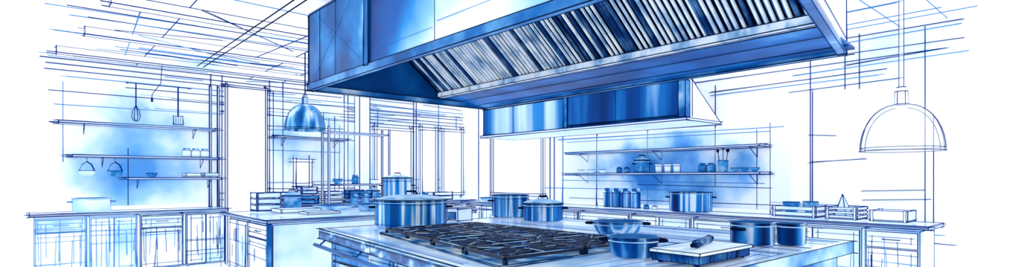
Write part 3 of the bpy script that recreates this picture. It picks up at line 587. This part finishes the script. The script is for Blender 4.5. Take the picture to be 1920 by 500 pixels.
pot('stockpot',at_l(700),wy,T,.11,.2,'slim blue pot on the window counter right of the white column','pot',2,True,0,1,(),'bluething')
for i,px in enumerate((783,797)): jar(at_l(px),wy,T,.05,.17,['left','right'][i]+' of two jars beside the wide crate under the far windows')
bowl(3.65,8.38,1.242,.08,.08,'blue bowl at the left of the rack shelf above counter height'); bowl(4.3,8.38,1.242,.07,.07,'small white bowl at the right of the rack shelf above counter height','cab')
jar(3.95,8.38,1.242,.05,.15,'single jar in the middle of the rack shelf above counter height')
crate(4.0,8.375,1.0,.2,.09,.12,'small blue crate on the rack shelf at counter height',2,'bluething')
tray(2.25,2.75,6.8,7.16,T,.05,'wide low tray lying on the preparation counter, left of the shallow dish')
x,y=at(600,6.6); tray(x-.2,x+.2,y-.14,y+.14,T,.03,'thin flat tray lying at the front of the preparation counter')
crate(2.3,7.55,T,.15,.15,.24,'tall white crate at the back left of the preparation counter',3,'cab')
pot('stockpot',2.66,7.6,T,.12,.19,'small lidded pot beside the tall white crate on the preparation counter','pot',2,True,0,1,(),'bluething',ik='ink')
for i,x in enumerate((3.58,3.75)): jar(x,7.62,T,.06,.2,['left','right'][i]+' of two jars on the preparation counter beside the tall stockpot')
# ------------------------------------------------------------------ pendant lamps
def pendant(x,y,zr,R,hs,hc,label,key,inkk,cr,k1=1.0,ck='lampwhite'):
    t=thing('pendant_lamp',(x,y,zr),label,'pendant lamp'); S0=SA(x,y)
    m=MB(); n=9; out=[(R*math.cos(k/n*PI/2*.93)**.85,zr+hs*math.sin(k/n*PI/2*.93)/math.sin(PI/2*.93)) for k in range(n+1)]
    prof=[(R*1.02,zr),(R*1.02,zr+.012)]+out[0:]+([(r-.006,z-.006) for r,z in out[::-1] if r>.01] if key!='lampclear' else [])
    m.lathe(x,y,prof,key,48)
    m.ring(x,y,zr,R*1.02,inkk,.0032*k1,48); m.ring(x,y,zr+.02,R*1.0,inkk,.0026*k1,48)
    for a in (S0,S0+PI,S0-.3,S0+PI+.3,S0+.04): m.tube([(x+(r+.001)*math.cos(a),y+(r+.001)*math.sin(a),z) for r,z in out],.0040*k1 if a in (S0,S0+PI) else .0022*k1,inkk)
    if key=='lampclear':
        for a in (S0,S0+PI): m.tube([(x+(r*.88)*math.cos(a),y+(r*.88)*math.sin(a),zr+(z-zr)*.92) for r,z in out],.0028,inkk)
    m.build('lamp_shade',t)
    rt=out[-1][0]; zt=zr+hs
    kc='lampwhite' if key=='lampclear' else key
    m=MB(); m.lathe(x,y,[(rt*1.05,zt-.004),(rt*1.0,zt+hc*.75),(rt*.75,zt+hc*.8),(rt*.7,zt+hc),(.0005,zt+hc)],kc,24)
    for z,r in ((zt,rt*1.06),(zt+hc*.75,rt),(zt+hc,rt*.7)): m.ring(x,y,z,r,inkk,.0035*k1,24)
    for a in (S0,S0+PI,S0-PI*.3,S0-PI*.7): m.tube([(x+rt*1.03*math.cos(a),y+rt*1.03*math.sin(a),zt),(x+rt*math.cos(a),y+rt*math.sin(a),zt+hc*.75)],.003*k1,inkk)
    m.build('cap',t)
    m=MB(); m.tube([(x,y,zt+hc),(x,y,ZC)],cr,ck,8)
    for a in (S0,S0+PI): m.tube([(x+cr*math.cos(a),y+cr*math.sin(a),zt+hc),(x+cr*math.cos(a),y+cr*math.sin(a),ZC)],.0028*k1,inkk)
    m.build('cord',t)
    m=MB(); m.lathe(x,y,[(.0005,zr+.05),(.02,zr+.055),(.035,zr+.085),(.03,zr+.115),(.015,zr+.14),(.015,zt-.02),(.0005,zt-.02)],kc if key!='lampclear' else 'lampclear',16); m.build('bulb',t)
x,y=at(572,7.0); pendant(x,y,1.96,.245,.33,.12,'steel blue dome pendant lamp hanging left of the big hood','lampblue','ink_dark',.005,.6,'ink')
x,y=at(1690,3.5); pendant(x,y,1.52,.225,.30,.11,'large clear outlined dome pendant lamp hanging at the right','lampclear','ink',.013,1.0,'lampclear')
x,y=at(285,7.3)
t=thing('bare_bulb_lamp',(x,y,zz(205,7.3)),'small bare bulb hanging on a bent wire above the top left shelf','lamp')
zb=zz(205,7.3); m=MB(); m.lathe(x,y,[(.0005,zb),(.03,zb+.01),(.042,zb+.04),(.025,zb+.07),(.018,zb+.10),(.0005,zb+.10)],'splash_pale',16); m.build('bulb',t)
m=MB(); m.tube([(x,y,zb+.1),(x,y,zb+.2),(x+.1,y-.0,zb+.36),(x+.12,y,ZC)],.005,'ink',5); m.tube([(x,y,zb+.1),(x,y,zb+.16)],.014,'ink',8); m.build('wire',t)
# ------------------------------------------------------------------ light, world, camera
w=bpy.data.worlds.new('World'); SC.world=w; w.use_nodes=True
w.node_tree.nodes['Background'].inputs[0].default_value=(.93,.98,1,1); w.node_tree.nodes['Background'].inputs[1].default_value=.82
s=bpy.data.lights.new('Sun','SUN'); s.energy=.6; s.angle=.3; so=bpy.data.objects.new('Sun',s); COL.objects.link(so); so.rotation_euler=(math.radians(62),0,math.radians(-55))
for nx_,ny_ in ((5.2,6.5),(1.0,7.0),(5.3,2.0)):
    a=bpy.data.lights.new('fill_light','AREA'); a.size=1.2; a.energy=7; o=bpy.data.objects.new('fill_light',a); COL.objects.link(o); o.location=(nx_,ny_,2.9)  # unseen area lamps added under the ceiling as fill, no fixture modelled
c=bpy.data.cameras.new('Camera'); co=bpy.data.objects.new('Camera',c); COL.objects.link(co)
co.location=(0,0,H); co.rotation_euler=(PI/2,0,-math.atan2(.6608,.7507)); c.lens=1017/1920*36; c.sensor_width=36; c.shift_y=82/1920; c.clip_start=.05
SC.camera=co
SC.view_settings.view_transform='Standard'; SC.view_settings.look='None'
